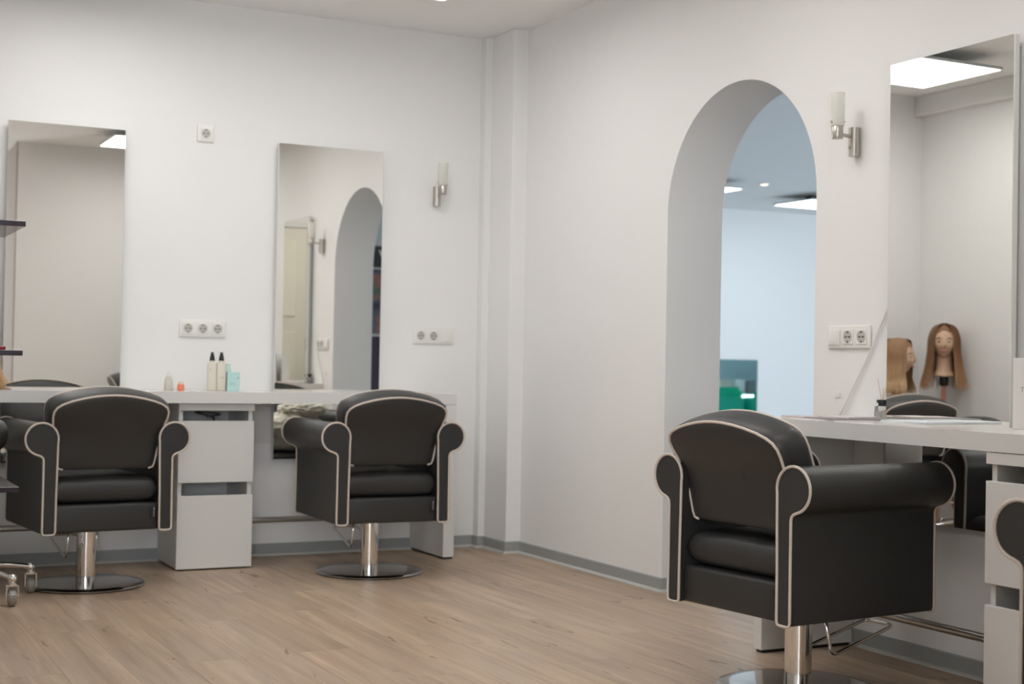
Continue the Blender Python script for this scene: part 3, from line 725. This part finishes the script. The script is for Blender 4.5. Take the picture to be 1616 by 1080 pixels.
# ------------------------------------------------------------------ wall shelves and rolling stool at the left edge
for z, lb in ((0.545, 'lowest dark plum wall shelf at the left edge, top side showing'), (0.948, 'middle dark plum wall shelf at the left edge, comb on it'), (1.330, 'highest dark plum wall shelf at the left edge, underside showing')):
    t = empty('wall_shelf', (0.30, 4.62, z)); tag(t, lb, 'shelf', 'dark shelves on the left wall')
    obj('shelf_board', B(0.0, -0.225, 0, 0.320, 0.235, 0.016, bev=0.0015), DARKP, t)
    for y in (-0.16, 0.17):
        bm = bmesh.new(); box(bm, 0, y-.012, -0.05, 0.006, y+.012, 0.0); box(bm, 0, y-.012, -0.006, 0.20, y+.012, -0.0005); obj('bracket', bm, STEEL, t)
t = empty('comb', (0.50, 4.50, 0.9642), 0.05); tag(t, 'dark comb with a red end on the middle wall shelf', 'comb')
obj('comb_spine', B(-0.15, -0.012, 0, 0.02, 0.012, 0.007, bev=0.002), BLACK, t); obj('comb_end', B(0.02, -0.012, 0.0, 0.085, 0.012, 0.012, bev=0.004), mat('dark_red', (0.30, 0.03, 0.04), 0.3), t)
bm = bmesh.new(); box(bm, -0.148, -0.016, 0.001, 0.018, -0.012, 0.005)
for i in range(20): box(bm, -0.148+i*.008, -0.030, 0.001, -0.145+i*.008, -0.0158, 0.005)
o = obj('comb_teeth', bm, BLACK, t); o['kind'] = 'stuff'
t = empty('rolling_stool', (0.635, 5.87, 0)); tag(t, 'black rolling stool with chrome caster base, cut by the left edge', 'stool')
bm = bmesh.new(); bmesh.ops.create_uvsphere(bm, u_segments=40, v_segments=24, radius=1)
for v in bm.verts:
    p = v.co.copy(); r_ = math.hypot(p.x, p.y); zz = math.copysign(abs(p.z)**0.75, p.z)
    v.co = Vector((p.x*0.145, p.y*0.145, 0.625+zz*0.085+0.018*(p.x*p.x)-0.014*(p.y*p.y)))
obj('seat', bm, LEATHER, t, smooth='all')
bm = bmesh.new(); lathe(bm, [(0.0, 0.515), (0.085, 0.515), (0.095, 0.53), (0.12, 0.555), (0, 0.56)], 32); obj('seat_pan', bm, BLACK, t, smooth=True)
bm = bmesh.new(); cyl(bm, (0, 0, 0.13), (0, 0, 0.52), 0.016, n=20); cyl(bm, (0, 0, 0.13), (0, 0, 0.33), 0.026, n=20); obj('gas_column', bm, CHROME, t, smooth=True)
bm = bmesh.new(); lathe(bm, [(0, 0.10), (0.045, 0.105), (0.045, 0.125), (0.028, 0.15), (0, 0.15)], 24); obj('hub', bm, CHROME, t, smooth=True)
a0 = math.atan2(-0.22, 0.145)
for k_ in range(5):
    a_ = a0+k_*2*PI/5; ex, ey = 0.262*math.cos(a_), 0.262*math.sin(a_)
    bm = bmesh.new(); tube(bm, smooth_path([(0, 0, 0.115), (ex*.5, ey*.5, 0.124), (ex, ey, 0.106)]), 0.011, n=12); leg = obj('leg', bm, CHROME, t, smooth='all')
    bm = bmesh.new(); lathe(bm, [(0, 0.122), (0.010, 0.121), (0.0165, 0.112), (0.017, 0.100), (0.011, 0.090), (0.018, 0.088), (0.018, 0.080), (0, 0.080)], 20, (ex, ey, 0)); obj('caster_stem', bm, CHROME, leg, smooth=True)
    bm = bmesh.new(); box(bm, ex-0.023, ey-0.014, 0.028, ex-0.019, ey+0.014, 0.0775); box(bm, ex+0.019, ey-0.014, 0.028, ex+0.023, ey+0.014, 0.0775); box(bm, ex-0.023, ey-0.014, 0.0765, ex+0.023, ey+0.014, 0.0805); bmesh.ops.remove_doubles(bm, verts=bm.verts, dist=0.0012); obj('caster_fork', bm, CHROME, leg)
    bm = bmesh.new(); cyl(bm, (ex-.016, ey, 0.032), (ex+.016, ey, 0.032), 0.032, n=28); bmesh.ops.bevel(bm, geom=[e for e in bm.edges if len(e.link_faces) == 2 and any(len(f.verts) > 6 for f in e.link_faces)], offset=0.006, segments=3, affect='EDGES'); obj('caster_wheel', bm, mat('smoky_wheel', (0.25, 0.23, 0.20), 0.15), leg, smooth=True)

# ------------------------------------------------------------------ mannequin heads
SKIN = mat('mannequin_skin', (0.62, 0.40, 0.27), 0.45, vary=0.05)
def hairmat(name, a, b):
    m = bpy.data.materials.new(name); m.use_nodes = True; nt = m.node_tree; bs = nt.nodes['Principled BSDF']; bs.inputs['Roughness'].default_value = 0.45
    tc = nt.nodes.new('ShaderNodeTexCoord'); mp = nt.nodes.new('ShaderNodeMapping'); mp.inputs['Scale'].default_value = (60, 60, 2)
    n_ = nt.nodes.new('ShaderNodeTexNoise'); n_.inputs['Scale'].default_value = 1; n_.inputs['Detail'].default_value = 3
    sep = nt.nodes.new('ShaderNodeSeparateXYZ'); nt.links.new(tc.outputs['Object'], sep.inputs[0])
    mr = nt.nodes.new('ShaderNodeMapRange'); mr.inputs['From Min'].default_value = 0.20; mr.inputs['From Max'].default_value = -0.05
    nt.links.new(sep.outputs[2], mr.inputs['Value'])
    ad = nt.nodes.new('ShaderNodeMath'); ad.operation = 'MULTIPLY_ADD'; ad.inputs[1].default_value = 0.6
    nt.links.new(tc.outputs['Object'], mp.inputs[0]); nt.links.new(mp.outputs[0], n_.inputs['Vector'])
    nt.links.new(n_.outputs['Fac'], ad.inputs[0]); nt.links.new(mr.outputs['Result'], ad.inputs[2])
    sb = nt.nodes.new('ShaderNodeMath'); sb.operation = 'SUBTRACT'; sb.inputs[1].default_value = 0.3; sb.use_clamp = True; nt.links.new(ad.outputs[0], sb.inputs[0])
    mx_ = nt.nodes.new('ShaderNodeMix'); mx_.data_type = 'RGBA'; mx_.inputs['A'].default_value = (*a, 1); mx_.inputs['B'].default_value = (*b, 1)
    nt.links.new(sb.outputs[0], mx_.inputs['Factor']); nt.links.new(mx_.outputs['Result'], bs.inputs['Base Color']); return m
def bumpf(p, c, r, amp): 
    d_ = ((p.x-c[0])/r[0])**2+((p.y-c[1])/r[1])**2+((p.z-c[2])/r[2])**2
    return amp*math.exp(-d_)
def mannequin(loc, rz, label, hm, stand, wavy=0.0, hair_len=0.165):
    """local: neck base at z=0, face looks to -y; chin z~.10, crown z~.30"""
    t = empty('mannequin_head', loc, rz); tag(t, label, 'mannequin head')
    bm = bmesh.new(); bmesh.ops.create_uvsphere(bm, u_segments=48, v_segments=36, radius=1.0)
    for v in bm.verts:
        p = v.co.copy()
        lo = max(0.0, -p.z)
        x = p.x*0.072*(1-0.30*lo**1.6); y = p.y*0.092*(1-0.12*lo); z = 0.205+p.z*0.105
        if p.y > 0 and p.z < 0: y *= (1-0.35*lo)
        q = Vector((x, y, z))
        if y < 0:
            f = 0
            f += bumpf(q, (0, -0.095, 0.178), (0.010, 0.04, 0.014), 0.016)     # nose tip
            f += bumpf(q, (0, -0.092, 0.196), (0.008, 0.04, 0.018), 0.009)     # bridge
            f += bumpf(q, (0, -0.088, 0.150), (0.018, 0.04, 0.006), 0.006)     # lips
            f += bumpf(q, (0, -0.080, 0.122), (0.018, 0.04, 0.012), 0.008)     # chin
            f -= bumpf(q, (0.030, -0.085, 0.205), (0.014, 0.04, 0.010), 0.008)
            f -= bumpf(q, (-0.030, -0.085, 0.205), (0.014, 0.04, 0.010), 0.008)
            f += bumpf(q, (0.036, -0.075, 0.175), (0.016, 0.04, 0.016), 0.004) + bumpf(q, (-0.036, -0.075, 0.175), (0.016, 0.04, 0.016), 0.004)
            y -= f
        v.co = Vector((x, y, z))
    hd = obj('face', bm, SKIN, t, smooth='all')
    for s in (-1, 1):
        bm = bmesh.new(); bmesh.ops.create_uvsphere(bm, u_segments=16, v_segments=10, radius=0.0105, matrix=Matrix.Translation((s*0.028, -0.0715, 0.205))); obj('eye', bm, mat('eye_white', (0.55, 0.56, 0.55), 0.2), hd, smooth='all')
        bm = bmesh.new(); bmesh.ops.create_uvsphere(bm, u_segments=12, v_segments=8, radius=0.0055, matrix=Matrix.Translation((s*0.028, -0.0785, 0.205))); obj('iris', bm, mat('iris', (0.05, 0.07, 0.06), 0.2), hd, smooth='all')
        bm = bmesh.new(); tube(bm, smooth_path([(s*0.014, -0.086, 0.222), (s*0.028, -0.084, 0.228), (s*0.044, -0.072, 0.222)]), 0.0022, n=6); obj('eyebrow', bm, mat('brow', (0.16, 0.08, 0.04), 0.7), hd, smooth='all')
        bm = bmesh.new(); bmesh.ops.create_uvsphere(bm, u_segments=14, v_segments=10, radius=1)
        for v in bm.verts: v.co = Vector((s*0.072+v.co.x*0.008, 0.005+v.co.y*0.016, 0.188+v.co.z*0.028))
        obj('ear', bm, SKIN, hd, smooth='all')
    bm = bmesh.new(); bmesh.ops.create_uvsphere(bm, u_segments=20, v_segments=10, radius=1)
    for v in bm.verts: v.co = Vector((v.co.x*0.021, -0.0885+v.co.y*0.006+abs(v.co.x)*0.006, 0.150+v.co.z*0.0065))
    obj('lips', bm, mat('lips', (0.45, 0.14, 0.12), 0.35), hd, smooth='all')
    bm = bmesh.new(); lathe(bm, [(0, 0.0), (0.062, 0.0), (0.066, 0.008), (0.058, 0.022), (0.048, 0.045), (0.046, 0.09), (0.050, 0.135), (0, 0.14)], 32, (0, 0.012, 0), 1.0, 0.95); obj('neck', bm, SKIN, t, smooth=True)
    # hair: scalp cap plus many long strands in one mesh
    bm = bmesh.new()
    bmesh.ops.create_uvsphere(bm, u_segments=40, v_segments=30, radius=1.0)
    kill = []
    for v in bm.verts:
        p = v.co.copy(); v.co = Vector((p.x*0.080, p.y*0.102+0.006, 0.212+p.z*0.107))
        if v.co.z < 0.17 and p.y < 0.15: kill.append(v)
        elif p.y < -0.42 and v.co.z < 0.272 - 0.9*abs(v.co.x)*0.5: kill.append(v)
        elif v.co.z < 0.12: kill.append(v)
    bmesh.ops.delete(bm, geom=kill, context='VERTS')
    rnd = random.Random(5)
    for i in range(520):
        side = 1 if rnd.random() > .5 else -1
        a_ = rnd.uniform(-0.60, 1.0)*PI/2       # -: forward, + : back
        px, pyy = math.cos(a_)*side, math.sin(a_)
        if a_ < 0: pyy *= 0.85
        top_ = Vector((side*0.004, 0.006-0.06*0.6+0.09*rnd.random()*max(pyy, -.3), 0.316-0.01*rnd.random()))
        top_.y = -0.045+0.10*rnd.random() if a_ < .5 else 0.02+0.06*rnd.random()
        rad = 1.0+rnd.uniform(0, 0.10)
        ln = hair_len*rnd.uniform(0.84, 1.08)
        fl_ = 1+0.42*rnd.uniform(.6, 1.2)
        pts = [top_, Vector((px*0.055*rad, pyy*0.075*rad+top_.y*.25, 0.298)), Vector((px*0.083*rad, pyy*0.100*rad+.006, 0.235)),
               Vector((px*0.088*rad, pyy*0.102*rad+.006, 0.15)), Vector((px*0.098*rad, pyy*0.100*rad+.004, 0.07)),
               Vector((px*0.098*rad*fl_*.86+rnd.gauss(0, .004), pyy*0.090*rad*fl_*.86-.004+rnd.gauss(0, .004), 0.16-ln))]
        sp_ = smooth_path(pts, sub=4)
        ph = rnd.uniform(0, 6)
        if wavy:
            for k_, q in enumerate(sp_):
                f = max(0, (0.20-q.z)/0.2); q.x += wavy*f*math.sin(q.z*55+ph*.35); q.y += wavy*f*math.cos(q.z*55+ph*.35)
        # flat ribbon strand
        wdt = rnd.uniform(0.0035, 0.007); tx = Vector((-pyy, px, 0)).normalized()
        prev = None
        for k_, q in enumerate(sp_):
            ww = wdt*(1-(k_/(len(sp_)-1))**4*.9)*(0.4 if k_ == 0 else 1)
            out_ = Vector((px, pyy, 0))*0.0012
            a1_, b1_, c1_ = bm.verts.new(q-tx*ww*.5), bm.verts.new(q+out_), bm.verts.new(q+tx*ww*.5)
            if prev:
                bm.faces.new((prev[0], prev[1], b1_, a1_)); bm.faces.new((prev[1], prev[2], c1_, b1_))
            prev = (a1_, b1_, c1_)
    hr = obj('hair', bm, hm, t, smooth='all'); hr['kind'] = 'stuff'
    zf = -loc[2]
    if stand == 'tripod':
        bm = bmesh.new(); lathe(bm, [(0, 0.012), (0.024, 0.012), (0.026, 0.0), (0.026, -0.04), (0.020, -0.055), (0, -0.055)], 20, (0, 0.01, 0)); cl = obj('clamp', bm, BLACK, t, smooth=True)
        bm = bmesh.new(); cyl(bm, (0, 0.01, -0.05), (0, 0.01, zf+0.20), 0.012, n=16); obj('stand_pole', bm, mat('salmon_metal', (0.52, 0.20, 0.13), 0.35, metal=0.3), t, smooth=True)
        for k_ in range(3):
            a_ = -PI/2+k_*2*PI/3+0.35
            bm = bmesh.new(); cyl(bm, (0, 0.01, zf+0.34), (0.13*math.cos(a_), 0.01+0.13*math.sin(a_)*.8, zf+0.012), 0.011, n=12); lg = obj('leg', bm, mat('salmon_metal', (0.52, 0.20, 0.13), 0.35, metal=0.3), t, smooth=True)
            bm = bmesh.new(); bmesh.ops.create_uvsphere(bm, u_segments=12, v_segments=8, radius=0.012, matrix=Matrix.Translation((0.13*math.cos(a_), 0.01+0.13*math.sin(a_)*.8, zf+0.012))); obj('foot', bm, BLACK, lg, smooth='all')
    else:
        bm = bmesh.new(); lathe(bm, [(0, 0.004), (0.030, 0.004), (0.034, 0.0), (0.030, -0.006), (0.022, -0.012), (0.024, -0.020), (0.055, -0.024), (0.058, -0.0298), (0, -0.0298)], 28, (0, 0.01, 0)); obj('table_clamp', bm, BLACK, t, smooth=True)
    return t
mannequin((0.71, 6.43, ZC+0.03), math.atan2(-0.80, -0.45)+PI/2, 'mannequin head with long blond wavy hair in profile, standing on the counter', hairmat('blond_hair', (0.30, 0.16, 0.075), (0.72, 0.48, 0.26)), 'table', wavy=0.006, hair_len=0.17)
mannequin((0.450, 6.33, 0.925), math.atan2(-0.72, 0.69)+PI/2, 'mannequin head with straight light brown hair on a tripod stand, facing front', hairmat('brown_hair', (0.22, 0.105, 0.05), (0.50, 0.28, 0.14)), 'tripod', hair_len=0.225)

# a lock of blond hair lying on the left end of the counter
bm = bmesh.new(); rnd = random.Random(3)
for i in range(60):
    y = 6.345+rnd.uniform(-.03, .03); tube(bm, smooth_path([(0.795, y+.02, ZC+0.030+rnd.random()*.03), (0.79, y, ZC+0.010+rnd.random()*.015), (0.80+rnd.random()*.05, y-.012+rnd.gauss(0, .012), ZC+0.003+rnd.random()*.004)], sub=3), 0.0014, n=4)
o = obj('hair_lock', bm, hairmat('blond_hair_lock', (0.42, 0.24, 0.11), (0.62, 0.42, 0.24)), smooth='all'); tag(o, 'loose blond hair spilling onto the left end of the far counter', 'hair'); o['kind'] = 'stuff'

# ------------------------------------------------------------------ next room contents
# small mirror on the far wall, green armchair and poster
t = empty('wall_mirror', (8.86, 12.4, 0.0)); tag(t, 'mirror low on the far wall beyond the arch reflecting green shapes', 'mirror')
obj('backing_board', B(-0.4, -0.03, 0.30, 0.395, -0.0005, 1.045), FRAMEG, t); obj('mirror_glass', B(-0.4, -0.035, 0.30, 0.395, -0.03, 1.045), mat('teal_tinted_mirror', (0.62, 0.78, 0.80), 0.02, metal=1.0), t)
def draped(loc, rz, label):
    t = empty('draped_chair', loc, rz); tag(t, label, 'chair', 'green chairs by the shop window')
    G = mat('green_plastic', (0.0, 0.42, 0.27), 0.3)
    obj('seat', B(-0.26, -0.25, 0.14, 0.26, 0.25, 0.47, bev=0.03, seg=3), G, t, smooth=True)
    bm = bmesh.new(); pts = []
    for i in range(13):
        a_ = PI*i/12
        for (r_, z_) in ((0.27, 0.45), (0.29, 0.64 if 3 < i < 9 else 0.57)):
            pts.append(bm.verts.new((r_*math.cos(a_), -0.02+r_*math.sin(a_)*0.95, z_)))
    for i in range(12): bm.faces.new((pts[2*i], pts[2*i+2], pts[2*i+3], pts[2*i+1]))
    bmesh.ops.solidify(bm, geom=bm.faces[:], thickness=0.05)
    obj('backrest', bm, G, t, smooth=True)
    for sx_ in (-1, 1):
        for s_y in (-1, 1):
            bm = bmesh.new(); cyl(bm, (sx_*.20, s_y*.19, 0.16), (sx_*.25, s_y*.24, 0), 0.018, 0.012, n=12); obj('leg', bm, G, t, smooth=True)
    return t
g1 = draped((14.12, 5.0, 0), 0.4, 'green armchair in the next room, left in the small far mirror')
g2 = copy_tree(g1); g2.location = (14.72, 5.1, 0); g2.rotation_euler = (0, 0, -0.7); g2['label'] = 'green armchair in the next room, right in the small far mirror'
t = empty('window_mask', (15.3, 3.38, 0)); tag(t, 'added pale teal blind half lowered over the shop window of the next room', 'mask')
obj('mask_sheet', B(-1.0, -0.004, 0.46, 1.0, 0.004, 2.5), mat('teal_fabric', (0.42, 0.56, 0.60), 0.8), t)  # added sheet, covers the overbright window in the far mirror's reflection
bm = bmesh.new(); cyl(bm, (-1.02, 0, 2.52), (1.02, 0, 2.52), 0.03, n=20); obj('mask_roller', bm, STEEL, t, smooth=True)
t = empty('window_shelf', (15.3, 3.6, 0)); tag(t, 'narrow grey shelf in front of the blind in the next room', 'shelf')
obj('shelf_board', B(-1.0, -0.15, 0.47, 1.0, 0.15, 0.50), FRAMEG, t)
for x in (-0.9, 0.88): obj('leg', B(x, -0.13, 0, x+0.03, 0.13, 0.47), STEEL, t)
for x, w_, h_, c_, lb in ((15.05, 0.28, 0.24, (0.62, 0.58, 0.48), 'beige carton on the shelf before the blind, reflected beyond the arch'), (15.42, 0.10, 0.25, (0.75, 0.76, 0.76), 'slim white carton beside the beige one, reflected beyond the arch'), (15.62, 0.16, 0.24, (0.24, 0.26, 0.27), 'dark grey carton on the shelf before the blind, reflected beyond the arch')):
    o = obj('carton', B(-w_/2, -0.1, 0, w_/2, 0.1, h_, bev=0.004), mat('carton_paper', c_, 0.6), loc=(x, 3.6, 0.5005)); tag(o, lb, 'box')
# poster seen through the arch in the middle mirror
t = empty('wall_poster', (4.10, 3.3, 0)); tag(t, 'tall dark poster with white header, seen in the middle mirror through the arch', 'poster')
PW = 0.36
obj('poster_sheet', B(-PW, 0.0005, 0.45, PW, 0.006, 1.83), mat('poster_white', (0.65, 0.60, 0.62), 0.4), t)
obj('header_band', B(-PW, 0.006, 1.66, PW, 0.008, 1.82), mat('poster_black', (0.03, 0.03, 0.03), 0.4), t)
def photo():
    m = bpy.data.materials.new('poster_photo'); m.use_nodes = True; nt = m.node_tree; b_ = nt.nodes['Principled BSDF']
    tc = nt.nodes.new('ShaderNodeTexCoord'); n_ = nt.nodes.new('ShaderNodeTexNoise'); n_.inputs['Scale'].default_value = 5
    r_ = nt.nodes.new('ShaderNodeValToRGB'); els = r_.color_ramp.elements
    for p_, c_ in ((0.35, (0.04, 0.03, 0.05)), (0.48, (0.14, 0.13, 0.18)), (0.56, (0.42, 0.16, 0.10)), (0.62, (0.05, 0.16, 0.10))): 
        e_ = els.new(p_); e_.color = (*c_, 1)
    nt.links.new(tc.outputs['Object'], n_.inputs['Vector']); nt.links.new(n_.outputs['Fac'], r_.inputs[0]); nt.links.new(r_.outputs[0], b_.inputs['Base Color']); b_.inputs['Roughness'].default_value = 0.3; return m
obj('poster_picture', B(-PW, 0.006, 1.16, PW, 0.008, 1.645), photo(), t)
obj('poster_footer', B(-PW, 0.006, 0.46, PW, 0.008, 1.14), mat('poster_purple', (0.055, 0.03, 0.05), 0.4), t)
textobj('RE/V', 0.15, (0, 0.0082, 1.735), (PI/2, 0, PI), SOCK, t)
